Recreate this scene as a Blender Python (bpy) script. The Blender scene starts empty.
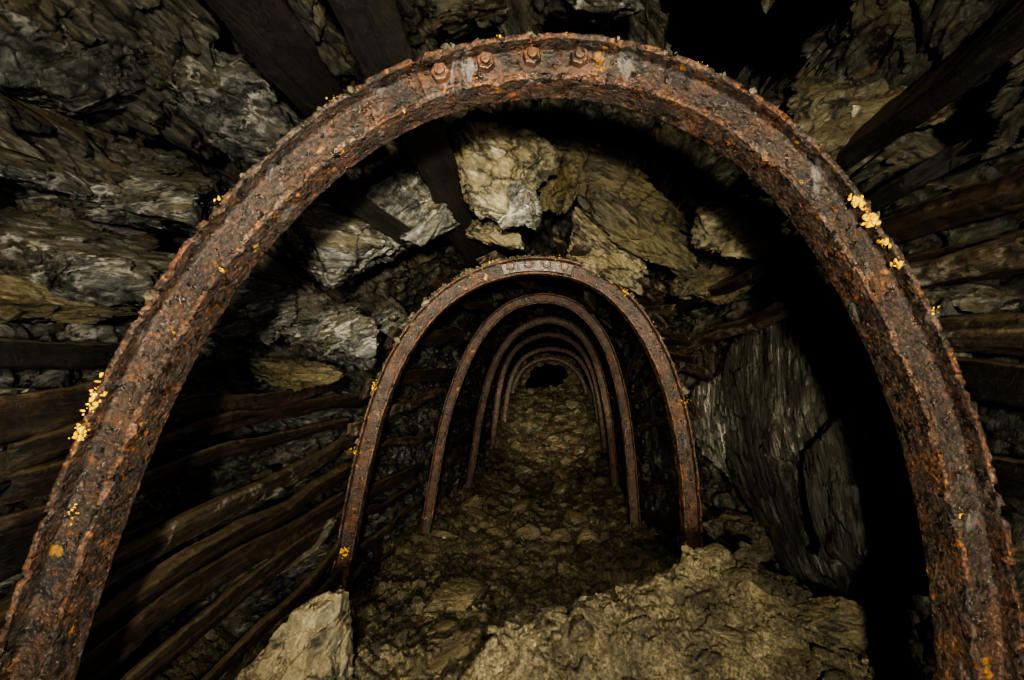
import bpy, bmesh, math, random
import numpy as np
from mathutils import Vector, Matrix, Euler

random.seed(7)
RNG = np.random.RandomState(11)
CZ = 2.4
F = 455.0
scene = bpy.context.scene
COL = scene.collection

def P(px, py, d):
    return ((px-512)/F*d, d, CZ+(340-py)/F*d)

# ------------------------------------------------------------ noise
def _h(ix, iy, iz, seed):
    x = (ix.astype(np.int64)*374761393 + iy.astype(np.int64)*668265263 + iz.astype(np.int64)*2147483647 + seed*144665) & 0xffffffff
    x = ((x ^ (x >> 13))*1274126177) & 0xffffffff
    x = ((x ^ (x >> 15))*2246822519) & 0xffffffff
    x = x ^ (x >> 16)
    return (x & 0xffffff)/float(0xffffff)

def vn(p, seed=0):
    i = np.floor(p); f = p-i
    u = f*f*f*(f*(f*6-15)+10)
    i = i.astype(np.int64)
    r = 0
    for a in (0, 1):
        for b in (0, 1):
            for c in (0, 1):
                w = (u[:, 0] if a else 1-u[:, 0])*(u[:, 1] if b else 1-u[:, 1])*(u[:, 2] if c else 1-u[:, 2])
                r = r+w*_h(i[:, 0]+a, i[:, 1]+b, i[:, 2]+c, seed)
    return r*2-1

def fbm(p, octv=5, seed=0, gain=.5):
    a = 1.0; s = 0; q = p.copy(); t = 0
    for o in range(octv):
        s = s+a*vn(q, seed+o*17); t += a
        a *= gain; q = q*2.03+7.1
    return s/t

def facet(p, seed=0):
    i = np.floor(p).astype(np.int64)
    best = np.full(len(p), 1e9); sec = np.full(len(p), 1e9); out = np.zeros(len(p))
    for a in (-1, 0, 1):
        for b in (-1, 0, 1):
            for c in (-1, 0, 1):
                ja, jb, jc = i[:, 0]+a, i[:, 1]+b, i[:, 2]+c
                cx = ja+_h(ja, jb, jc, seed+1); cy = jb+_h(ja, jb, jc, seed+2); cz = jc+_h(ja, jb, jc, seed+3)
                dx, dy, dz = p[:, 0]-cx, p[:, 1]-cy, p[:, 2]-cz
                dd = dx*dx+dy*dy+dz*dz
                val = (_h(ja, jb, jc, seed+4)-.5)*1.0 + dx*(_h(ja, jb, jc, seed+5)-.5)*1.6 + dy*(_h(ja, jb, jc, seed+6)-.5)*1.6 + dz*(_h(ja, jb, jc, seed+7)-.5)*1.6
                m = dd < best
                sec = np.where(m, best, np.minimum(sec, dd))
                out = np.where(m, val, out)
                best = np.where(m, dd, best)
    edge = np.sqrt(sec)-np.sqrt(best)
    return out, edge

def frame_from(n):
    n = Vector(n).normalized()
    a = n.orthogonal().normalized(); b = n.cross(a)
    return np.array([a, b, n])

def rockdisp(p, n, seed, amp=.16, scale=1.0):
    M = frame_from(n)
    q = p@M.T
    w = np.stack([fbm(p*1.3+3, 3, seed+50), fbm(p*1.3+9, 3, seed+51), fbm(p*1.3+15, 3, seed+52)], 1)*.3
    qq = q+w
    b1, e1 = facet(qq*np.array([1.3, 1.3, 2.4])*scale, seed)
    b2, e2 = facet(qq*np.array([3.5, 3.5, 10.])*scale, seed+20)
    b3, e3 = facet(qq*np.array([9., 9., 26.])*scale, seed+24)
    t = qq[:, 2]*8*scale+fbm(p*2.0, 3, seed+8)*1.0
    L = np.floor(t); f = t-L
    lr = _h(L.astype(np.int64), np.floor(qq[:, 0]*1.6).astype(np.int64), np.floor(qq[:, 1]*1.6).astype(np.int64), seed+9)
    h = b1*amp*1.5 + b2*amp*.5 + b3*amp*.16 + (lr-.5)*amp*.35*(1-f*.6) + fbm(p*7, 5, seed+30)*amp*.08 + fbm(p*.9, 3, seed+33)*amp*1.0
    h = h - np.clip(.05-e1, 0, 1)*amp*5.0 - np.clip(.03-e2, 0, 1)*amp*2
    return h

# ------------------------------------------------------------ mesh helpers
def mesh_obj(name, verts, faces, mat=None, smooth=True, parent=None):
    me = bpy.data.meshes.new(name)
    verts = np.asarray(verts, dtype=np.float32)
    faces = np.asarray(faces, dtype=np.int32)
    nv, (nf, k) = len(verts), faces.shape
    me.vertices.add(nv); me.vertices.foreach_set("co", verts.ravel())
    me.loops.add(nf*k); me.loops.foreach_set("vertex_index", faces.ravel())
    me.polygons.add(nf)
    me.polygons.foreach_set("loop_start", np.arange(0, nf*k, k, dtype=np.int32))
    me.polygons.foreach_set("loop_total", np.full(nf, k, dtype=np.int32))
    me.polygons.foreach_set("use_smooth", np.full(nf, smooth, dtype=bool))
    me.update(calc_edges=True)
    o = bpy.data.objects.new(name, me)
    COL.objects.link(o)
    if mat: me.materials.append(mat)
    if parent: o.parent = parent
    return o

def grid_faces(nu, nv, closed_v=False):
    i = np.arange(nu-1)[:, None]; j = np.arange(nv if closed_v else nv-1)[None, :]
    j2 = (j+1) % nv
    a = i*nv+j; b = i*nv+j2; c = (i+1)*nv+j2; d = (i+1)*nv+j
    return np.stack([a, b, c, d], -1).reshape(-1, 4)

def empty(name, loc=(0, 0, 0)):
    e = bpy.data.objects.new(name, None); e.location = loc
    e.empty_display_size = .1
    COL.objects.link(e); return e

# ------------------------------------------------------------ materials
def nodes_of(name):
    m = bpy.data.materials.new(name); m.use_nodes = True
    nt = m.node_tree; nt.nodes.clear()
    out = nt.nodes.new("ShaderNodeOutputMaterial"); b = nt.nodes.new("ShaderNodeBsdfPrincipled")
    nt.links.new(b.outputs[0], out.inputs[0])
    return m, nt, b

class NB:
    def __init__(s, nt): s.nt = nt
    def new(s, t, **kw):
        n = s.nt.nodes.new(t)
        for k, v in kw.items(): setattr(n, k, v)
        return n
    def link(s, a, b): s.nt.links.new(a, b)
    def coord(s, rot=(0, 0, 0), scale=(1, 1, 1)):
        tc = s.new("ShaderNodeTexCoord"); mp = s.new("ShaderNodeMapping")
        mp.inputs["Rotation"].default_value = rot
        mp2 = s.new("ShaderNodeMapping"); mp2.inputs["Scale"].default_value = scale
        s.link(tc.outputs["Object"], mp.inputs[0]); s.link(mp.outputs[0], mp2.inputs[0])
        return mp2.outputs[0]
    def noise(s, vec, scale, detail=8, rough=.55, dist=0.):
        n = s.new("ShaderNodeTexNoise")
        s.link(vec, n.inputs["Vector"])
        n.inputs["Scale"].default_value = scale; n.inputs["Detail"].default_value = detail
        n.inputs["Roughness"].default_value = rough; n.inputs["Distortion"].default_value = dist
        return n.outputs["Fac"]
    def voro(s, vec, scale, feature='F1'):
        n = s.new("ShaderNodeTexVoronoi"); n.feature = feature
        s.link(vec, n.inputs["Vector"]); n.inputs["Scale"].default_value = scale
        return n.outputs["Distance"]
    def ramp(s, fac, stops):
        r = s.new("ShaderNodeValToRGB")
        el = r.color_ramp.elements
        while len(el) < len(stops): el.new(.5)
        for e, (p, c) in zip(el, stops):
            e.position = p; e.color = (c, c, c, 1) if isinstance(c, (int, float)) else (*c, 1)
        s.link(fac, r.inputs[0]); return r.outputs[0]
    def mix(s, fac, a, b, mode='MIX'):
        m = s.new("ShaderNodeMix"); m.data_type = 'RGBA'; m.blend_type = mode
        for v, i in ((fac, 0), (a, 6), (b, 7)):
            if isinstance(v, (int, float)): m.inputs[i].default_value = v if i == 0 else (v, v, v, 1)
            elif isinstance(v, tuple): m.inputs[i].default_value = (*v, 1)
            else: s.link(v, m.inputs[i])
        return m.outputs[2]
    def math(s, op, a, b=0.):
        m = s.new("ShaderNodeMath"); m.operation = op
        for v, i in ((a, 0), (b, 1)):
            if isinstance(v, (int, float)): m.inputs[i].default_value = v
            else: s.link(v, m.inputs[i])
        return m.outputs[0]
    def crease(s, n, w):
        return s.ramp(s.math('ABSOLUTE', s.math('SUBTRACT', n, .5)), [(0., 0.), (w, 1.)])
    def bump(s, h, strength, dist, prev=None):
        b = s.new("ShaderNodeBump"); b.inputs["Strength"].default_value = strength
        b.inputs["Distance"].default_value = dist
        s.link(h, b.inputs["Height"])
        if prev: s.link(prev, b.inputs["Normal"])
        return b.outputs[0]
    def upness(s):
        g = s.new("ShaderNodeNewGeometry"); x = s.new("ShaderNodeSeparateXYZ")
        s.link(g.outputs["Normal"], x.inputs[0]); return x.outputs["Z"]

def rock_mat(name, dark, mid, light, ochre, rot=(0, 0, 0), stretch=5., ochre_at=.6, dust=.5, rough=.5, veins=.0):
    m, nt, b = nodes_of(name); k = NB(nt)
    sc = stretch if isinstance(stretch, tuple) else (1, 1, stretch)
    v = k.coord(rot, sc); v0 = k.coord()
    st = k.noise(v, 2.4, 12, .68, .4)
    c = k.ramp(st, [(.34, dark), (.47, mid), (.57, mid), (.66, light)])
    st2 = k.noise(v, 9, 10, .72, .3)
    c = k.mix(.85, c, k.ramp(st2, [(.36, .15), (.52, .8), (.66, 1.9)]), 'MULTIPLY')
    big = k.noise(v0, 1.7, 6, .65)
    c = k.mix(k.math('MULTIPLY', k.ramp(big, [(ochre_at, 0.), (ochre_at+.08, 1.)]), .6), c, ochre)
    fl = k.noise(v, 22, 6, .75)
    c = k.mix(k.math('MULTIPLY', k.ramp(fl, [(.60, 0.), (.68, 1.)]), .4), c, (light[0]*1.5, light[1]*1.5, light[2]*1.5))
    cr = k.crease(k.noise(v, 1.6, 9, .6, .6), .022)
    c = k.mix(k.math('SUBTRACT', 1., cr), c, (dark[0]*.4, dark[1]*.4, dark[2]*.4))
    if veins:
        ve = k.crease(k.noise(v, 1.1, 10, .7, .8), .03)
        pt = k.ramp(k.noise(v0, 2.2, 6, .7), [(.5, 0.), (.62, 1.)])
        c = k.mix(k.math('MULTIPLY', k.math('MULTIPLY', k.math('SUBTRACT', 1., ve), pt), veins), c, (.5, .47, .42))
    up = k.upness()
    dn = k.noise(v0, 14, 8, .7)
    du = k.math('MULTIPLY', k.ramp(k.math('ADD', up, k.math('MULTIPLY', dn, .6)), [(.62, 0.), (.95, 1.)]), dust)
    grit = k.ramp(k.noise(v0, 120, 3, .7), [(.3, (.035, .026, .013)), (.55, (.15, .115, .060)), (.75, (.30, .245, .145))])
    c = k.mix(du, c, grit)
    k.link(c, b.inputs["Base Color"])
    k.link(k.ramp(k.noise(v0, 7, 5), [(.35, rough-.15), (.65, rough+.25)]), b.inputs["Roughness"])
    n = k.bump(st, .8, .05)
    n = k.bump(cr, .8, .012, n)
    n = k.bump(st2, .9, .025, n)
    n = k.bump(fl, .8, .012, n)
    n = k.bump(k.noise(v0, 60, 8, .75), .6, .006, n)
    k.link(n, b.inputs["Normal"])
    return m

R_SLATE_L = rock_mat("slate_left", (.010, .010, .009), (.054, .054, .048), (.25, .247, .225), (.072, .052, .024), (0.5, .55, .2), 5, .57, .35, .29, .55)
R_SLATE_T = rock_mat("slate_roof", (.009, .008, .006), (.044, .040, .028), (.18, .162, .12), (.075, .060, .028), (.2, -.6, .3), 4, .52, .5, .42, .2)
R_SLATE_R = rock_mat("slate_right", (.010, .009, .007), (.046, .043, .033), (.18, .168, .135), (.058, .047, .024), (0, math.radians(80), .2), 4.5, .55, .5, .36)
R_SLAB = rock_mat("slate_slab", (.022, .0205, .016), (.085, .080, .064), (.24, .225, .18), (.05, .040, .022), (0, 0, .2), (.75, 4.2, 3), .56, .3, .32, 1.)
R_GREY = rock_mat("rock_grey", (.018, .0175, .015), (.090, .087, .074), (.36, .345, .305), (.10, .080, .042), (.25, .2, 0), 4, .58, .5, .36, .5)
R_BUFF = rock_mat("rock_buff", (.026, .0215, .013), (.122, .104, .065), (.35, .31, .22), (.122, .097, .046), (.1, .3, .2), 3, .52, .85, .55)
R_OCHRE = rock_mat("rock_ochre", (.014, .0115, .006), (.060, .050, .028), (.16, .135, .082), (.086, .066, .027), (.2, .1, 0), 6, .50, .55, .45)

def dirt_mat():
    m, nt, b = nodes_of("mine_dirt"); k = NB(nt); v = k.coord()
    n1 = k.noise(v, 3.2, 12, .68, .4)
    c = k.ramp(n1, [(.34, (.020, .0155, .008)), (.48, (.072, .057, .030)), (.60, (.135, .109, .060)), (.72, (.22, .182, .108))])
    g = k.noise(v, 75, 6, .8)
    c = k.mix(.95, c, k.ramp(g, [(.36, .12), (.5, .85), (.66, 2.3)]), 'MULTIPLY')
    c = k.mix(k.math('MULTIPLY', k.ramp(k.noise(v, 26, 3, .6), [(.62, 0.), (.68, 1.)]), .35), c, (.21, .175, .115))
    k.link(c, b.inputs["Base Color"])
    k.link(k.ramp(k.noise(v, 8, 4), [(.35, .36), (.6, .85)]), b.inputs["Roughness"])
    n = k.bump(k.noise(v, 9, 12, .75, .3), 1., .04)
    n = k.bump(k.voro(v, 45), .8, .012, n)
    n = k.bump(g, 1., .010, n)
    k.link(n, b.inputs["Normal"]); return m
M_DIRT = dirt_mat()

def rust_mat(name, s=1.0, orange=1.0, speck=1.0, grey=.6):
    m, nt, b = nodes_of(name); k = NB(nt); v = k.coord()
    n1 = k.noise(v, 9, 10, .78, .3)
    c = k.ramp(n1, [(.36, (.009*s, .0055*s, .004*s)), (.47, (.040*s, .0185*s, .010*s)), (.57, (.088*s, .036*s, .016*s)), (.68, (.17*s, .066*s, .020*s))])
    c = k.mix(k.math('MULTIPLY', k.ramp(k.noise(v, 4.2, 7, .65, .4), [(.50, 0.), (.58, 1.)]), grey), c, (.058*s, .042*s, .034*s))
    sp = k.noise(v, 85, 5, .8)
    c = k.mix(.95*speck, c, k.ramp(sp, [(.38, .06), (.5, .8), (.62, 2.5)]), 'MULTIPLY')
    dk = k.ramp(k.noise(v, 15, 8, .78), [(.44, 1.), (.49, 0.)])
    c = k.mix(k.math('MULTIPLY', dk, .85), c, (.006, .0045, .0035))
    o = k.math('MULTIPLY', k.ramp(k.noise(v, 34, 6, .75), [(.60, 0.), (.64, 1.)]), .75*orange)
    c = k.mix(o, c, (.27, .085, .010))
    c = k.mix(k.math('MULTIPLY', k.ramp(k.noise(v, 8.5, 6, .65), [(.65, 0.), (.675, 1.)]), .85*orange), c, (.40, .19, .015))
    wh = k.math('MULTIPLY', k.ramp(k.noise(v, 130, 3, .8), [(.62, 0.), (.66, 1.)]), .6*speck)
    c = k.mix(wh, c, (.34, .27, .19))
    dr = k.math('MULTIPLY', k.ramp(k.noise(k.coord((0, 0, 0), (1, 1, .22)), 12, 7, .65, .3), [(.62, 0.), (.66, 1.)]), .3)
    c = k.mix(dr, c, (.20, .19, .185))
    k.link(c, b.inputs["Base Color"])
    k.link(k.ramp(k.noise(v, 30, 5), [(.35, .22), (.6, .65)]), b.inputs["Roughness"])
    b.inputs["Specular IOR Level"].default_value = .55
    n = k.bump(k.noise(v, 26, 10, .78), .8*speck, .009)
    n = k.bump(k.voro(v, 95), .7*speck, .005, n)
    n = k.bump(sp, 1.*speck, .006, n)
    k.link(n, b.inputs["Normal"]); return m
M_RUST = rust_mat("rusted_steel", .68, 1.1, 1., .45)
M_WEB_SHADE = rust_mat("rusted_steel_web_shade", .44, .4, .8, .55)  # darker copy of the rust: recess shade put into the colour
M_LIP_LIT = rust_mat("rusted_steel_lip_lit", 1.15, 1.2, 1., .6)  # lighter copy of the rust, painting the flange edges as if lit
M_PLATE = rust_mat("rusted_plate", .62, .3, .4, .2)
M_RUST_FAR = rust_mat("rusted_steel_dusty", 1.0, .9, 1., .6)
M_BOLT = rust_mat("rusted_bolt", 1.25, .2, .3, .4)

def wood_mat(name, d, mcol, l, frost=.0):
    m, nt, b = nodes_of(name); k = NB(nt)
    v = k.coord((0, 0, 0), (9, .7, 9)); v0 = k.coord()
    n1 = k.noise(v, 2.2, 10, .7, .4)
    c = k.ramp(n1, [(.36, d), (.52, mcol), (.68, l)])
    c = k.mix(.75, c, k.ramp(k.noise(v0, 22, 7, .75), [(.38, .15), (.64, 1.7)]), 'MULTIPLY')
    if frost:
        c = k.mix(k.math('MULTIPLY', k.ramp(k.noise(v0, 5, 9, .78), [(.55, 0.), (.63, 1.)]), frost), c, (.36, .33, .28))
    up = k.upness()
    du = k.ramp(k.math('ADD', up, k.math('MULTIPLY', k.noise(v0, 11, 8, .75), .7)), [(.85, 0.), (1.15, 1.)])
    c = k.mix(k.math('MULTIPLY', du, .6), c, (.105, .078, .042))
    k.link(c, b.inputs["Base Color"]); b.inputs["Roughness"].default_value = .5
    b.inputs["Specular IOR Level"].default_value = .4
    n = k.bump(n1, 1., .03); n = k.bump(k.noise(v0, 30, 8, .75), .9, .012, n)
    k.link(n, b.inputs["Normal"]); return m
M_WOOD = wood_mat("rotten_timber", (.004, .0025, .002), (.027, .016, .0095), (.078, .049, .029))
M_WOOD2 = wood_mat("rotten_timber_pale", (.007, .005, .0035), (.042, .029, .018), (.14, .105, .07), .5)
M_WOOD_B = wood_mat("rotten_timber_black", (.0015, .001, .0008), (.006, .004, .0025), (.017, .011, .007))

def fungus_mat():
    m, nt, b = nodes_of("yellow_fungus"); k = NB(nt); v = k.coord()
    c = k.ramp(k.noise(v, 30, 5, .7), [(.3, (.26, .12, .003)), (.5, (.50, .30, .008)), (.7, (.65, .46, .04))])
    k.link(c, b.inputs["Base Color"]); b.inputs["Roughness"].default_value = .85
    b.inputs["Specular IOR Level"].default_value = .2
    k.link(k.bump(k.noise(v, 150, 4), .6, .004), b.inputs["Normal"]); return m
M_FUNG = fungus_mat()

# ------------------------------------------------------------ tunnel shell
DK = [-1.5, 0, 1.3, 2.2, 3.3, 3.9, 5, 6.2, 8.8, 11.4, 13.5, 16, 19, 24]
CX = [0, 0, 0, .0, .0, .05, .12, .2, .54, .9, 1.15, 1.25, 1.45, 1.6]
AW = [1.9, 1.95, 1.95, 1.95, 1.95, 1.85, 1.75, 1.72, 1.65, 1.65, 1.65, 1.6, 1.5, 1.5]
TP = [1.6, 1.7, 1.7, 1.75, 1.6, 1.35, 1.15, 1.1, .95, .65, .25, -.15, -.5, -.6]
SP = [.2, .2, .2, .2, -.1, -.35, -.45, -.45, -.6, -.9, -1.3, -1.6, -1.9, -2.0]
def prof(d, T): return np.interp(d, DK, T)

nv_ = 1000
tt = np.linspace(0, 1, nv_)
dd = np.exp(np.log(1.6)+tt*(np.log(26.9)-np.log(1.6)))-1.6-1.6
dd = np.linspace(-1.6, 24.9, nv_)*.2+dd*.8
def section(d, s):
    cx, a, tp, sp = prof(d, CX), prof(d, AW), prof(d, TP), prof(d, SP)
    zb = -3.6
    x = np.empty_like(s); z = np.empty_like(s)
    L = s < .3; R = s > .7; M = ~(L | R)
    x[L] = -a; z[L] = zb+(sp-zb)*(s[L]/.3)
    x[R] = a; z[R] = sp-(sp-zb)*((s[R]-.7)/.3)
    th = math.pi*(1-(s[M]-.3)/.4)
    x[M] = a*np.sign(np.cos(th))*np.abs(np.cos(th))**.85
    z[M] = sp+(tp-sp)*np.abs(np.sin(th))**.85
    return x+cx, z
def shell(name, s0, s1, n, nrm, mat, seed, amp):
    s = np.linspace(s0, s1, n)
    V = np.zeros((nv_, n, 3))
    for i, d in enumerate(dd):
        x, z = section(d, s)
        V[i, :, 0] = x; V[i, :, 1] = d; V[i, :, 2] = z+CZ
    du = np.gradient(V, axis=0); ds = np.gradient(V, axis=1)
    N = np.cross(du, ds); N /= np.linalg.norm(N, axis=2, keepdims=True)+1e-9
    C = np.zeros_like(V); C[..., 0] = prof(V[..., 1], CX); C[..., 1] = V[..., 1]; C[..., 2] = CZ-.5
    sg = np.sign(np.sum((C-V)*N, axis=2, keepdims=True)); N *= sg
    p = V.reshape(-1, 3); h = rockdisp(p, nrm, seed, amp)
    k = np.interp(p[:, 1], [4, 6, 26], [1, .55, .5])
    h = h*k
    low = np.clip((-.15-(p[:, 2]-CZ))/.2, 0, 1)*np.clip((4.4-p[:, 1])/.4, 0, 1)*(p[:, 0] < 0)
    h = h*(1-.45*low)-.15*low
    for (gx, gy, gz, r, a) in ((.25, 2.2, 1.7, .5, .5), (-.75, 1.9, 1.6, .3, .5)):
        h = h-a*np.exp(-((p[:, 0]-gx)**2+(p[:, 1]-gy)**2+(p[:, 2]-CZ-gz)**2)/r**2)
    q = p+N.reshape(-1, 3)*h[:, None]
    fc = grid_faces(nv_, n)
    if name == "ceiling":
        # roof fall: the rock has dropped out here and opens into an unlit void above
        c = q[fc].mean(1)
        wn = fbm(c*3.0, 4, 404)*.22
        r = np.sqrt(((c[:, 0]-1.02)/.44)**2+((c[:, 1]-2.15)/.52)**2)+wn
        fc = fc[~((r < 1.0) & (c[:, 2] > CZ+1.0))]
    return mesh_obj(name, q, fc, mat)
shell("wall_left", 0, .34, 280, (.35, .25, 1), R_SLATE_L, 3, .17)
shell("ceiling", .335, .665, 330, (-.5, .2, .8), R_SLATE_T, 5, .22)
shell("wall_right", .66, 1, 280, (1, .15, .25), R_SLATE_R, 9, .12)

# ------------------------------------------------------------ floor
FD = [-1.5, 1.0, 2.0, 2.8, 3.65, 5, 6.2, 8.8, 11.4, 13.5, 16, 17.6, 19, 24]
FZ = [-1.9, -1.75, -1.62, -1.82, -2.08, -2.5, -2.75, -3.1, -3.0, -2.55, -2.0, -1.85, -2.5, -3.4]
def floor_z(x, d):
    z = np.interp(d, FD, FZ)
    z = z + .50*np.exp(-((x-1.20)/.72)**2-((d-2.45)/.50)**2) + .26*np.exp(-((x-.30)/.6)**2-((d-2.05)/.45)**2)
    z = z - .55*np.exp(-((x+1.75)/.55)**2)*np.interp(d, [0, 1, 4, 6], [1, 1, .6, .2])
    cx = np.interp(d, DK, CX)
    z = z + .10*np.clip(np.abs(x-cx)-.7, 0, 1)*np.interp(d, [4, 6], [0, 2.0])
    p = np.stack([x, d, z*0], 1)
    w = p+np.stack([fbm(p*1.7, 3, 91), fbm(p*1.7, 3, 92), p[:, 0]*0], 1)*.25
    b, e = facet(w*np.array([2.6, 2.6, 1]), 71)
    b2, e2 = facet(w*np.array([7., 7., 1]), 75)
    b3, e3 = facet(w*np.array([19., 19., 1]), 79)
    z = z + b*.07 + b2*.045 + b3*.020 + fbm(p*2.2, 6, 61)*.08 + np.abs(fbm(p*9, 5, 64))*.04 + fbm(p*30, 3, 66)*.016
    return z
nx, ny = 620, 900
xs = np.linspace(-2.3, 3.6, nx)
t = np.linspace(0, 1, ny); ys = (np.exp(t*np.log(14))-1)/13*26-1.6
X, Y = np.meshgrid(xs, ys)
Z = floor_z(X.ravel(), Y.ravel())
mesh_obj("floor", np.stack([X.ravel(), Y.ravel(), Z+CZ], 1), grid_faces(ny, nx), M_DIRT)

n1, n2 = 90, 120
rr = np.linspace(0, 1, n1)**.8; an = np.linspace(0, 2*math.pi, n2, endpoint=False)
RR, AA = np.meshgrid(rr, an, indexing='ij')
hx, hy, hz = P(547, 377, 18.5)
px_ = hx+np.cos(AA)*(.85+RR*1.9); pz_ = hz+np.sin(AA)*(.50+RR*2.4)
wob = fbm(np.stack([np.cos(AA).ravel()*1.6, np.sin(AA).ravel()*1.6, RR.ravel()*0], 1), 3, 95)*.3
q = np.stack([px_.ravel()+np.cos(AA).ravel()*wob, np.full(px_.size, 18.6)-RR.ravel()*.9, pz_.ravel()+np.sin(AA).ravel()*wob], 1)
q[:, 1] += fbm(q*2, 5, 90)*.5
mesh_obj("wall_back", q, grid_faces(n1, n2, True), R_BUFF)

# ------------------------------------------------------------ steel arches
def catmull(pts, n):
    pts = np.array(pts, float)
    pts = np.vstack([2*pts[0]-pts[1], pts, 2*pts[-1]-pts[-2]])
    out = []
    for i in range(1, len(pts)-2):
        p0, p1, p2, p3 = pts[i-1:i+3]
        for t in np.linspace(0, 1, 40, endpoint=False):
            out.append(.5*((2*p1)+(-p0+p2)*t+(2*p0-5*p1+4*p2-p3)*t*t+(-p0+3*p1-3*p2+p3)*t**3))
    out.append(pts[-2]); out = np.array(out)
    for _ in range(3):
        L = np.concatenate([[0], np.cumsum(np.linalg.norm(np.diff(out, axis=0), axis=1))])
        s = np.linspace(0, L[-1], n)
        out = np.stack([np.interp(s, L, out[:, i]) for i in range(2)], 1)
        w = max(3, n//20)|1; k = np.hanning(w+2)[1:-1]; k /= k.sum()
        ext = np.vstack([2*out[0]-out[1:w//2+1][::-1], out, 2*out[-1]-out[-w//2:-1][::-1]])
        sm = np.stack([np.convolve(ext[:, i], k, 'same') for i in range(2)], 1)
        out = sm[len(out[1:w//2+1]):][:n]
    return out

H, B, TF, TW = .140, .125, .016, .012
def i_profile(step):
    wa, wb = B/2-TW/2, B/2+TW/2
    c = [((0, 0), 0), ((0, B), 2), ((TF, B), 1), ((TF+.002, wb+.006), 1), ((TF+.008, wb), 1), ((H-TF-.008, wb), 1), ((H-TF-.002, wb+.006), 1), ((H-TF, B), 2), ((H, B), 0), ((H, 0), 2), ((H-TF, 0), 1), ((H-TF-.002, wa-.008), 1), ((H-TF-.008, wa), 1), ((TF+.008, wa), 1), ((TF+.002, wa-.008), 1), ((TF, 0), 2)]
    out = []; ids = []
    for i in range(len(c)):
        a = np.array(c[i][0]); b = np.array(c[(i+1) % len(c)][0])
        m = max(1, int(round(np.linalg.norm(b-a)/step)))
        for j in range(m): out.append(a+(b-a)*j/m); ids.append(c[i][1])
    return np.array(out), np.array(ids)

def px_to_plane(px_pts, d, lean):
    out = []
    for x, y in px_pts:
        k = (340-y)/F
        z = k*(d+B)/(1-k*lean)
        out.append(((x-512)/F*(d+B+lean*z), z))
    return out

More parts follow.
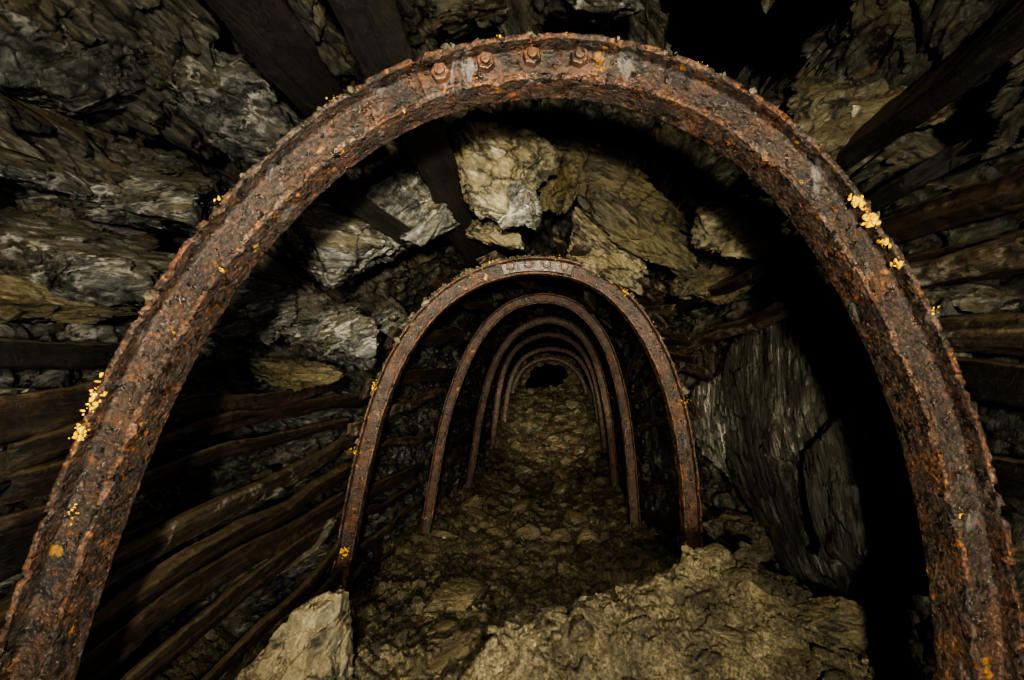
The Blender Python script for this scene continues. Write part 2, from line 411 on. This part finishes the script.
def arch(px_pts, d, n, step, namp, mats, seed, lean=0.0, splice=True, bolts=4):
    root = empty("steel_arch", (P(540, 340, d)[0], d, CZ-.3))
    cv = catmull(px_to_plane(px_pts, d, lean), n)
    T = np.gradient(cv, axis=0); T /= np.linalg.norm(T, axis=1, keepdims=True)
    N = np.stack([-T[:, 1], T[:, 0]], 1)
    ctr = cv.mean(0)
    if np.sum(N*(cv-ctr)) < 0: N = -N
    pr, ids = i_profile(step)
    V = np.zeros((n, len(pr), 3))
    V[:, :, 0] = cv[:, None, 0]+N[:, None, 0]*pr[None, :, 0]
    V[:, :, 2] = CZ+cv[:, None, 1]+N[:, None, 1]*pr[None, :, 0]
    V[:, :, 1] = d+pr[None, :, 1]+lean*(cv[:, None, 1])
    p = V.reshape(-1, 3)
    dv = np.stack([fbm(p*18, 4, seed+i*7) for i in range(3)], 1)*namp*.8 + np.stack([fbm(p*90, 3, seed+30+i*7) for i in range(3)], 1)*namp*.8
    lip = (np.abs(np.tile(pr[:, 1], n)) < .012)
    bite = np.clip(fbm(p*30, 4, seed+77)-.12, 0, 1)*.05*lip
    q = p+dv; q[:, 1] += bite
    q = q-np.array(root.location)
    ob = mesh_obj("beam", q, grid_faces(n, len(pr), True), mats[0], True, root)
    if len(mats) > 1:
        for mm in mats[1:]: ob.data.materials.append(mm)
        ob.data.polygons.foreach_set("material_index", np.tile(ids, n-1).astype(np.int32))  # tone split by profile face paints shading into the section
    mid = int(np.argmax(cv[:, 1]))
    L = np.concatenate([[0], np.cumsum(np.linalg.norm(np.diff(cv, axis=0), axis=1))])
    if splice:
        half = .27
        c0 = L[mid]-.125 if d < 2 else L[mid]
        s = np.linspace(c0-half, c0+half, 90)
        cxy = np.stack([np.interp(s, L, cv[:, i]) for i in range(2)], 1)
        nn = np.stack([np.interp(s, L, N[:, i]) for i in range(2)], 1)
        wy = B/2-TW/2
        rp = []
        r0, r1, ya, yb = .026, .114, wy-.024, wy+.001
        for a, b2, m in (((r0, ya), (r1, ya), 12), ((r1, ya), (r1, yb), 3), ((r1, yb), (r0, yb), 4), ((r0, yb), (r0, ya), 3)):
            for j in range(m): rp.append((a[0]+(b2[0]-a[0])*j/m, a[1]+(b2[1]-a[1])*j/m))
        rp = np.array(rp); V = np.zeros((90, len(rp), 3))
        V[:, :, 0] = cxy[:, None, 0]+nn[:, None, 0]*rp[None, :, 0]
        V[:, :, 2] = CZ+cxy[:, None, 1]+nn[:, None, 1]*rp[None, :, 0]
        V[:, :, 1] = d+rp[None, :, 1]+lean*cxy[:, None, 1]
        p = V.reshape(-1, 3); nr = len(rp)
        p = p+np.stack([fbm(p*40, 3, seed+60+i) for i in range(3)], 1)*namp*.4
        e1 = p[:nr].mean(0); e2 = p[-nr:].mean(0)
        p = np.vstack([np.repeat(e1[None], nr, 0), p, np.repeat(e2[None], nr, 0)])-np.array(root.location)
        mesh_obj("splice_plate", p, grid_faces(92, nr, True), M_PLATE, True, root)
        bm = bmesh.new()
        for off in np.linspace(-.205, .205, bolts):
            sx = c0+off
            bc = np.array([np.interp(sx, L, cv[:, i]) for i in range(2)]); bn = np.array([np.interp(sx, L, N[:, i]) for i in range(2)])
            o = bc+bn*.080
            base = Vector((o[0], d+wy-.024+lean*o[1], CZ+o[1]))-Vector(root.location)
            rot = Matrix.Rotation(math.radians(90), 4, 'X')@Matrix.Rotation(random.random()*2, 4, 'Z')
            for (r, hh, seg, oy) in ((.038, .007, 24, -.002), (.032, .032, 6, -.020), (.017, .016, 16, -.042)):
                bmesh.ops.create_cone(bm, cap_ends=True, segments=seg, radius1=r, radius2=r*.9, depth=hh, matrix=Matrix.Translation(base+Vector((0, oy, 0)))@rot)
        me = bpy.data.meshes.new("bolts"); bm.to_mesh(me); bm.free(); me.materials.append(M_BOLT)
        ob = bpy.data.objects.new("bolts", me); COL.objects.link(ob); ob.parent = root
        md = ob.modifiers.new("b", 'BEVEL'); md.width = .003; md.segments = 2
    return cv, N, L

A1 = [(5, 1040), (38, 820), (75, 680), (100, 600), (135, 500), (178, 395), (230, 300), (290, 225), (350, 168), (430, 120), (530, 98), (620, 106), (700, 138), (770, 195), (830, 280), (875, 370), (905, 460), (925, 560), (937, 680), (943, 820), (946, 1040)]
A2 = [(330, 660), (346, 600), (357, 550), (366, 500), (377, 450), (391, 400), (411, 355), (443, 312), (488, 284), (540, 275), (592, 288), (632, 328), (657, 380), (670, 430), (677, 480), (680, 530), (681, 610)]
A3 = [(424, 575), (430, 540), (440, 480), (451, 420), (465, 378), (483, 340), (510, 312), (545, 303), (577, 314), (600, 345), (613, 385), (621, 430), (627, 500), (632, 585)]
A4 = [(467, 515), (470, 498), (477, 460), (485, 410), (496, 370), (516, 337), (548, 323), (576, 335), (593, 365), (603, 410), (608, 450), (613, 530)]
A5 = [(492, 468), (494, 455), (498, 420), (503, 385), (512, 358), (528, 343), (550, 337), (572, 345), (588, 368), (596, 400), (601, 440), (605, 485)]
A6 = [(505, 440), (508, 408), (514, 378), (527, 358), (550, 351), (574, 358), (589, 383), (595, 415), (598, 455)]
A7 = [(511, 415), (515, 390), (526, 369), (549, 360), (570, 368), (583, 388), (588, 420)]
LEAN1 = .14
c1, N1, L1 = arch(A1, 1.3, 1100, .005, .0034, [M_RUST, M_WEB_SHADE, M_LIP_LIT], 100, lean=LEAN1)
c2, N2, L2 = arch(A2, 3.65, 600, .010, .006, [M_RUST_FAR, M_RUST, M_LIP_LIT], 200)
for A_, d_, sd_, ln_ in ((A3, 6.2, 300, .03), (A4, 8.8, 400, -.02), (A5, 11.4, 500, 0), (A6, 13.5, 600, 0), (A7, 16, 700, 0)):
    arch(A_, d_, 300, .016, .007, [M_RUST_FAR, M_RUST_FAR, M_LIP_LIT], sd_, lean=ln_, splice=False)

# ------------------------------------------------------------ timbers
def plank(p0, p1, w, t, roll, mat, seed, round_=0., name="timber_plank"):
    p0 = np.array(p0, float); p1 = np.array(p1, float)
    Ln = np.linalg.norm(p1-p0); n = max(12, int(Ln/.015)); n = min(n, 260)
    m = 44
    ang = np.linspace(0, 2*math.pi, m, endpoint=False)
    e = .28+.72*round_
    cxn = np.sign(np.cos(ang))*np.abs(np.cos(ang))**e*w/2; czn = np.sign(np.sin(ang))*np.abs(np.sin(ang))**e*t/2
    cr, sr = math.cos(roll), math.sin(roll)
    lx, lz = cxn*cr-czn*sr, cxn*sr+czn*cr
    s = np.linspace(0, 1, n)
    V = np.zeros((n, m, 3)); V[..., 1] = (s*Ln-Ln/2)[:, None]; V[..., 0] = lx; V[..., 2] = lz
    o = seed*3.7
    yl = (s*Ln)*2.3+o
    wv = 1+.18*fbm(np.stack([yl, yl*0+3, yl*0], 1), 4, seed+2)
    V[..., 0] *= wv[:, None]; V[..., 2] *= wv[:, None]
    p = V.reshape(-1, 3)
    q = p*np.array([20, 1.5, 20])+o
    h = fbm(q, 4, seed)*.22*min(w, t)+fbm(p*22+o, 4, seed+5)*.007
    rad = p.copy(); rad[:, 1] = 0; rad /= np.linalg.norm(rad, axis=1, keepdims=True)+1e-9
    p = p+rad*h[:, None]
    yy = p[:, 1]*1.1+o
    bend = fbm(np.stack([yy, yy*0, yy*0], 1), 2, seed+9)*.04; bend2 = fbm(np.stack([yy, yy*0+5, yy*0], 1), 2, seed+9)*.06
    p[:, 0] += bend; p[:, 2] += bend2
    endk = np.clip((np.abs(p[:, 1])-(Ln/2-.06))/.06, 0, 1)
    p[:, 1] += np.sign(p[:, 1])*endk*fbm(np.stack([p[:, 0]*60, p[:, 2]*60, p[:, 0]*0+seed], 1), 2, seed)*.07
    p = np.vstack([[[0, -Ln/2, 0]]*m, p, [[0, Ln/2, 0]]*m])
    ob = mesh_obj(name, p, grid_faces(n+2, m, True), mat)
    d = Vector(p1-p0).normalized()
    ob.location = Vector((p0+p1)/2)
    ob.rotation_euler = d.to_track_quat('Y', 'Z').to_euler()
    return ob

def lp(x0, d0, z0, x1, d1, z1, w, t, roll, mat, seed, rd=.2):
    return plank((x0, d0, z0+CZ), (x1, d1, z1+CZ), w, t, roll, mat, seed, rd)
sd = 1000
zs = [-.30, -.46, -.66, -.84, -1.04, -1.26, -1.46, -1.66, -1.86, -2.06]
for i, z in enumerate(zs):
    sd += 1
    lp(-1.58-.04*random.random(), 1.25+random.random()*.4, z+.02+random.uniform(-.08, .08), -1.40, 4.0+random.uniform(-.3, .3), z+random.uniform(-.06, .04)-.02, random.choice([.09, .12, .14, .16]), random.choice([.045, .06, .08]), math.radians(70+random.uniform(-35, 25)), M_WOOD2 if i in (3, 8) else M_WOOD, sd, random.choice([0, .2, .7]))
for z in (-.02, -.24, -.40, -.66, -.90, -1.15):
    sd += 1
    lp(-1.68, -.6, z+random.uniform(-.03, .03), -1.64, 1.9+random.random()*.3, z+random.uniform(-.05, .05), random.choice([.10, .14]), .06, math.radians(80+random.uniform(-30, 30)), random.choice([M_WOOD, M_WOOD_B]), sd, .4)
lp(1.55, 1.4, .30, 1.42, 4.3, -.12, .10, .10, .2, M_WOOD2, 31, 1.)
lp(1.50, 1.55, .62, 1.32, 4.3, .12, .26, .07, math.radians(28), M_WOOD_B, 32)
lp(1.46, .5, .95, 1.55, 2.6, .78, .34, .09, math.radians(48), M_WOOD_B, 33)
lp(1.62, -.3, .50, 1.58, 2.4, .47, .12, .11, .3, M_WOOD, 34, .9)
lp(1.66, -.3, .25, 1.60, 2.3, .24, .14, .07, math.radians(70), M_WOOD, 35, .5)
lp(1.66, -.3, .02, 1.62, 2.1, .03, .13, .10, math.radians(70), M_WOOD2, 36, .7)
lp(1.66, -.3, -.2, 1.62, 2.0, -.18, .13, .06, math.radians(80), M_WOOD_B, 37, .5)
lp(1.68, -.3, -.5, 1.64, 1.8, -.45, .13, .06, math.radians(95), M_WOOD_B, 38, .5)
lp(-1.02, .5, 1.22, -.84, 2.5, 1.12, .24, .07, .5, M_WOOD_B, 39)
lp(-.52, .7, 1.16, -.30, 4.1, .76, .22, .07, .35, M_WOOD_B, 40)
lp(-.95, 2.0, .85, -.70, 3.0, .66, .12, .04, .6, M_WOOD_B, 43)
def archpt(A, d, frac, off=.22):
    pl = np.array([((x-512)/F*(d+B), (340-y)/F*(d+B)) for x, y in A])
    L = np.concatenate([[0], np.cumsum(np.linalg.norm(np.diff(pl, axis=0), axis=1))]); L /= L[-1]
    p = np.array([np.interp(frac, L, pl[:, 0]), np.interp(frac, L, pl[:, 1])])
    q = np.array([np.interp(frac+.01, L, pl[:, 0]), np.interp(frac+.01, L, pl[:, 1])])-p
    q /= np.linalg.norm(q)
    return p+np.array([-q[1], q[0]])*off, math.atan2(q[1], q[0])
for i in range(15):
    sd += 1
    pa, ra = archpt(A2, 3.65, random.uniform(.33, .74), random.uniform(.20, .28))
    lp(pa[0], 3.3+random.random()*.3, pa[1]+.03, pa[0]+random.uniform(-.15, .15), 4.4, pa[1]+random.uniform(0, .12), random.uniform(.05, .12), .035, ra+random.uniform(-.2, .2), random.choice([M_WOOD, M_WOOD2, M_WOOD_B]), sd)
bays = [(3.7, 6.4, A2, A3, 3.65, 6.2), (6.2, 9.0, A3, A4, 6.2, 8.8), (8.8, 11.6, A4, A5, 8.8, 11.4), (11.4, 13.8, A5, A6, 11.4, 13.5)]
for bi, (d0, d1, Aa, Ab, da, db) in enumerate(bays):
    for f in list(np.arange(.05, .37, .045))+[.43, .5, .58]+list(np.arange(.64, .97, .042)):
        if random.random() < .16: continue
        sd += 1
        pa, ra = archpt(Aa, da, f+random.uniform(-.015, .015)); pb, rb = archpt(Ab, db, f+random.uniform(-.015, .015))
        mt = M_WOOD2 if (f > .6 and random.random() < .6) or random.random() < .25 else M_WOOD
        lp(pa[0], d0-.05, pa[1], pb[0], d1+.05, pb[1], random.uniform(.08, .19), .045, ra+random.uniform(-.3, .3), mt, sd)

# ------------------------------------------------------------ rocks
def ico(sub):
    bm = bmesh.new(); bmesh.ops.create_icosphere(bm, subdivisions=sub, radius=1)
    V = np.array([v.co[:] for v in bm.verts]); Fc = np.array([[v.index for v in f.verts] for f in bm.faces]); bm.free()
    return V, Fc
ICO_V, ICO_F = ico(6)
ICO7_V, ICO7_F = ico(7)
IC3_V, IC3_F = ico(3)

def rock_shape(V, seed, nplanes=13, lo=.5, hi=.85):
    r = np.random.RandomState(seed)
    D = r.normal(size=(nplanes, 3)); D /= np.linalg.norm(D, axis=1, keepdims=True)
    D = np.vstack([D, [[0, 0, 1], [0, 0, -1]]])
    off = np.concatenate([r.uniform(lo, hi, nplanes), [.75, .75]])
    dots = V@D.T
    rad = np.min(np.where(dots > .05, off[None]/np.maximum(dots, .05), 9), axis=1)
    return V*np.minimum(rad, 1.15)[:, None]

def rock(px, py, d, sx, sy, sz, rot, seed, mat, name="rock_block", ledge=.10, rough=1., nlay=6.):
    V0, F0 = (ICO7_V, ICO7_F) if max(sx, sy, sz) > .3 else (ICO_V, ICO_F)
    V = rock_shape(V0, seed, 10)*np.array([sx, sy, sz])
    o = seed*1.37
    s = (sx+sy+sz)/3
    t = V[:, 2]/sz*nlay*.5+fbm(V*(1.5/s)+o, 4, seed)*1.3
    Lr = np.floor(t); f = t-Lr
    hr = _h(Lr.astype(np.int64), np.floor(V[:, 0]/s*1.7+o).astype(np.int64), np.floor(V[:, 1]/s*1.7).astype(np.int64)+seed, 3)
    k = 1+ledge*(hr-.5)*1.6-ledge*.25*f
    V[:, 0] *= k; V[:, 1] *= k; V[:, 2] *= 1+(k-1)*.5
    fc, e = facet(V*(1.9/s)+o, seed)
    fc2, e2 = facet(V*np.array([4.5, 4.5, 9])/s+o, seed+4)
    nrm = V/(np.linalg.norm(V, axis=1, keepdims=True)+1e-9)
    V = V+nrm*(fc*s*.16+fc2*s*.06+fbm(V*(6/s)+o, 5, seed+3)*s*.035-np.clip(.05-e, 0, 1)*s*.6)[:, None]*rough
    ob = mesh_obj(name, V, F0, mat)
    ob.location = P(px, py, d); ob.rotation_euler = rot
    return ob
r_ = math.radians
rocks = [
 (60, 60, 1.80, .50, .40, .26, (r_(20), r_(-35), .3), 1, R_SLATE_L),
 (195, 80, 2.05, .42, .35, .24, (r_(10), r_(38), .2), 2, R_SLATE_L),
 (120, 185, 1.95, .50, .35, .19, (r_(25), r_(22), .1), 3, R_SLATE_L),
 (30, 150, 1.75, .32, .3, .20, (r_(15), r_(30), 0), 4, R_SLATE_L),
 (60, 250, 1.85, .42, .3, .15, (r_(15), r_(14), .2), 5, R_SLATE_L),
 (50, 302, 1.80, .34, .3, .08, (r_(5), r_(6), .1), 6, R_OCHRE),
 (20, 285, 1.75, .24, .3, .07, (r_(5), r_(12), .1), 9, R_BUFF),
 (10, 425, 1.7, .2, .3, .07, (r_(5), r_(6), .1), 7, R_OCHRE),
 (335, 235, 2.9, .58, .40, .27, (r_(25), r_(20), .2), 11, R_GREY),
 (418, 215, 3.0, .25, .3, .33, (r_(10), r_(-30), .3), 12, R_GREY),
 (300, 175, 2.8, .38, .3, .18, (r_(20), r_(30), .2), 13, R_SLATE_L),
 (330, 325, 3.2, .50, .40, .25, (r_(20), r_(16), .2), 14, R_SLATE_L),
 (395, 320, 3.9, .22, .2, .2, (r_(10), r_(20), .2), 15, R_SLATE_L),
 (300, 375, 3.0, .33, .3, .11, (r_(5), r_(8), .2), 16, R_OCHRE),
 (240, 300, 2.9, .32, .3, .24, (r_(15), r_(20), .2), 17, R_SLATE_L),
 (255, 492, 2.95, .24, .30, .06, (r_(10), r_(-22), .2), 61, R_GREY),
 (250, 570, 2.85, .24, .30, .06, (r_(10), r_(-30), .2), 64, R_GREY),
 (310, 540, 3.4, .20, .30, .06, (r_(10), r_(-30), .2), 66, R_GREY),
 # hanging blocks in the roof
 (500, 165, 2.75, .28, .26, .38, (r_(20), r_(40), .1), 21, R_BUFF),
 (520, 205, 2.65, .17, .18, .17, (r_(0), r_(15), .7), 22, R_GREY),
 (497, 235, 3.3, .26, .25, .11, (r_(10), r_(20), .2), 23, R_BUFF),
 (563, 180, 3.3, .16, .25, .34, (r_(10), r_(10), .1), 24, R_OCHRE),
 (625, 190, 3.3, .50, .35, .24, (r_(20), r_(28), .1), 25, R_OCHRE),
 (650, 240, 3.3, .52, .35, .20, (r_(22), r_(38), .2), 26, R_OCHRE),
 (605, 255, 3.6, .45, .3, .22, (r_(15), r_(40), .2), 27, R_BUFF),
 (735, 232, 2.8, .26, .28, .24, (r_(15), r_(-10), .3), 28, R_BUFF),
 (705, 285, 3.2, .24, .25, .14, (r_(15), r_(-25), .3), 29, R_OCHRE),
 # upper right
 (905, 90, 2.05, .46, .42, .20, (r_(35), r_(-40), .1), 31, R_BUFF),
 (830, 125, 2.15, .30, .3, .17, (r_(30), r_(-42), .1), 32, R_BUFF),
 (975, 10, 1.95, .34, .35, .2, (r_(20), r_(-30), .1), 33, R_BUFF),
 (838, 45, 2.2, .12, .3, .30, (r_(20), r_(30), .1), 34, R_GREY),
 (590, -5, 2.0, .22, .3, .10, (r_(20), r_(10), .1), 35, R_GREY),
 (1005, 175, 1.9, .28, .3, .10, (r_(20), r_(-25), .1), 36, R_BUFF),
 (950, 290, 2.0, .16, .2, .07, (r_(20), r_(-15), .1), 37, R_GREY),
 (470, 0, 1.9, .20, .3, .10, (r_(20), r_(-10), .1), 38, R_SLATE_T),
 # right wall
 (722, 440, 3.8, .45, .40, .16, (0, r_(86), r_(8)), 42, R_SLAB),
 (740, 545, 3.4, .2, .35, .25, (0, r_(10), r_(8)), 44, R_SLATE_R),
]
for r in rocks:
    rock(*r[:6], r[6], r[7], r[8])
rock(808, 445, 2.70, .95, .88, .20, (0, r_(84), r_(3)), 41, R_SLAB, "slate_slab", ledge=.03, rough=.3, nlay=4)
rock(890, 480, 2.0, .80, .50, .15, (0, r_(86), r_(0)), 46, R_SLAB, "slate_slab", ledge=.05, rough=.4, nlay=4)
rock(300, 690, 1.95, .36, .27, .26, (r_(-20), r_(-55), .1), 58, R_BUFF, "fallen_boulder", ledge=.05, rough=.6)
rock(845, 625, 2.2, .27, .22, .13, (r_(-20), r_(25), .3), 52, R_BUFF, "fallen_boulder", rough=.6)
rock(745, 582, 2.5, .20, .2, .09, (r_(-12), r_(8), .3), 53, R_BUFF, "fallen_boulder", rough=.6)
rock(450, 600, 3.1, .28, .2, .08, (r_(-5), r_(5), .8), 54, R_OCHRE, "fallen_boulder", rough=.6)
rock(650, 640, 2.2, .32, .24, .07, (r_(-14), r_(-8), .2), 55, R_OCHRE, "fallen_boulder", rough=.6)
rock(440, 655, 2.4, .20, .16, .07, (r_(-10), r_(-12), .5), 57, R_OCHRE, "fallen_boulder", rough=.6)

def scatter(name, centers, sizes, mat, seed, flat=.6, smooth=False):
    r = np.random.RandomState(seed); Vs = []; Fs = []; off = 0
    temps = [rock_shape(IC3_V, 900+k+seed, 9, .45, .8) for k in range(10)]
    for c, s in zip(centers, sizes):
        v = temps[r.randint(10)]*np.array([1, r.uniform(.6, 1), r.uniform(.3, .9)*flat/.6])*s
        M = np.array(Euler(r.uniform(-.5, .5, 3)*np.array([1, 1, 6])).to_matrix())
        Vs.append(v@M.T+c); Fs.append(IC3_F+off); off += len(v)
    return mesh_obj(name, np.vstack(Vs), np.vstack(Fs), mat, smooth)
n = 3000
xx = RNG.uniform(-1.5, 1.8, n); yy = 1.2+RNG.exponential(2.2, n)
yy = np.clip(yy, 1.2, 17); xx = xx+np.interp(yy, DK, CX)*.9
m2 = 1200
xx[:m2] = RNG.normal(.9, .6, m2); yy[:m2] = RNG.normal(2.4, .5, m2)
xx = np.minimum(xx, np.interp(yy, DK, CX)+1.7)
zz = floor_z(xx, yy)+CZ
sz = RNG.gamma(1.3, .015, n)+.005; sz = np.clip(sz, .005, .11)
scatter("floor_rubble", np.stack([xx, yy, zz+sz*.15], 1), sz, M_DIRT, 5)
n = 170
xx = RNG.uniform(-.9, 1.5, n); yy = RNG.uniform(1.7, 6, n); zz = floor_z(xx, yy)+CZ
sz = np.clip(RNG.gamma(2., .018, n)+.012, .015, .12)
scatter("slate_fragments", np.stack([xx, yy, zz+sz*.15], 1), sz, R_OCHRE, 15, .5)
n = 300
yy = RNG.uniform(6, 17.5, n); xx = np.interp(yy, DK, CX)+RNG.uniform(-1.1, 1.1, n); zz = floor_z(xx, yy)+CZ
scatter("collapse_rubble", np.stack([xx, yy, zz], 1), np.clip(RNG.gamma(2., .06, n), .03, .3), R_BUFF, 6)

def along(cv, N, L, d, fr, r, y):
    s = fr*L[-1]; p = np.array([np.interp(s, L, cv[:, i]) for i in range(2)]); nn = np.array([np.interp(s, L, N[:, i]) for i in range(2)])
    ln = LEAN1 if d < 2 else 0
    y = y+ln*p[1]
    p = p+nn*r; return np.array([p[0], d+y, CZ+p[1]])
cs, ss = [], []
for i in range(600):
    fr = np.clip(RNG.normal(.5, .11), .28, .75)
    cs.append(along(c1, N1, L1, 1.3, fr, H+.002, RNG.uniform(0, B))); ss.append(RNG.gamma(1.5, .0028)+.002)
for i in range(200):
    fr = np.clip(RNG.normal(.5, .1), .25, .75)
    cs.append(along(c2, N2, L2, 3.65, fr, H+.006, RNG.uniform(0, B))); ss.append(RNG.gamma(1.6, .008)+.006)
scatter("rust_crumbs", cs, ss, R_BUFF, 8, .9)

def clump(spots, seed):
    r = np.random.RandomState(seed); C = []; S = []
    for (cv, N, L, d, fr, spread, num, size, rr) in spots:
        for i in range(num*3):
            C.append(along(cv, N, L, d, fr+r.normal(0, spread), rr+r.normal(0, .007)*d/1.3, r.uniform(-.003, .02))); S.append(r.uniform(.25, 1)**1.6*size)
    return scatter("yellow_fungus", C, S, M_FUNG, seed, 1., True)
A1s = (c1, N1, L1, 1.3); A2s = (c2, N2, L2, 3.65)
def frac_near(cv, L, d, px, py):
    ln = LEAN1 if d < 2 else 0
    dep = d+ln*cv[:, 1]
    u = 512+cv[:, 0]*F/dep; v = 340-cv[:, 1]*F/dep
    i = np.argmin((u-px)**2+(v-py)**2); return L[i]/L[-1]
sp = []
for px, py, spread, num, size, rr in [(80, 385, .003, 30, .008, H-.004), (62, 420, .002, 24, .008, H-.004), (150, 322, .0006, 4, .005, .02), (205, 180, .0008, 6, .006, H), (330, 90, .002, 6, .004, H), (30, 500, .002, 5, .004, H*.5), (945, 520, .001, 4, .004, .02),
        (868, 190, .0016, 26, .009, H-.02), (878, 208, .0014, 26, .010, H-.02), (895, 232, .0010, 14, .008, H-.02), (908, 256, .0010, 12, .007, H-.02), (935, 305, .001, 6, .005, H), (500, 30, .002, 6, .004, H), (560, 32, .003, 5, .004, H), (700, 75, .002, 4, .004, H), (412, 130, .0004, 4, .004, .01), (250, 290, .0005, 4, .004, .01), (790, 190, .0006, 4, .004, .02)]:
    sp.append((*A1s, frac_near(c1, L1, 1.3, px, py), spread, num, size, rr))
for px, py, spread, num, size, rr in [(328, 550, .003, 12, .012, H*.5), (322, 585, .002, 10, .014, H*.5), (350, 450, .002, 8, .009, H), (372, 385, .003, 10, .010, H), (490, 262, .004, 6, .009, H), (560, 262, .004, 6, .009, H), (620, 300, .003, 5, .009, H), (686, 545, .002, 5, .008, 0), (692, 400, .003, 5, .008, H)]:
    sp.append((*A2s, frac_near(c2, L2, 3.65, px, py), spread, num, size, rr))
clump(sp, 77)

# ------------------------------------------------------------ camera, lights
cam = bpy.data.cameras.new("camera"); co = bpy.data.objects.new("camera", cam); COL.objects.link(co)
co.location = (0, 0, CZ); co.rotation_euler = (math.radians(90), 0, 0)
cam.sensor_width = 36; cam.lens = F/1024*36; cam.clip_start = .02; cam.clip_end = 100
scene.camera = co

def spot(name, loc, tgt, W, ang, blend, rad, col):
    l = bpy.data.lights.new(name, 'SPOT'); l.energy = W; l.spot_size = math.radians(ang); l.spot_blend = blend; l.shadow_soft_size = rad; l.color = col
    o = bpy.data.objects.new(name, l); COL.objects.link(o); o.location = loc
    o.rotation_euler = (Vector(tgt)-Vector(loc)).to_track_quat('-Z', 'Y').to_euler(); return o
WARM = (1., .94, .74)
spot("flood_lamp", (.05, -.95, CZ+.05), (0, 2, CZ-.10), 1150, 118, 1., .06, WARM)
spot("side_lamp", (.7, -.3, CZ+.1), (-1.4, 2, CZ+.3), 190, 115, .9, .05, (1., .95, .82))
spot("hand_lamp", (-.1, -.25, CZ+.15), P(530, 375, 6), 1300, 58, .9, .05, WARM)
spot("floor_fill", (-.1, -.2, CZ+.5), P(500, 590, 3.2), 420, 56, .9, .05, WARM)  # added fill that brightens the dark floor, not an actual lamp there
spot("torch_beam", (.05, -.2, CZ+.15), P(548, 410, 12), 8500, 17, .9, .04, WARM)

w = bpy.data.worlds.new("world"); scene.world = w; w.use_nodes = True
w.node_tree.nodes["Background"].inputs[0].default_value = (.6, .55, .45, 1)
w.node_tree.nodes["Background"].inputs[1].default_value = .001
try:
    scene.view_settings.look = 'AgX - High Contrast'
except Exception as e:
    print(e)
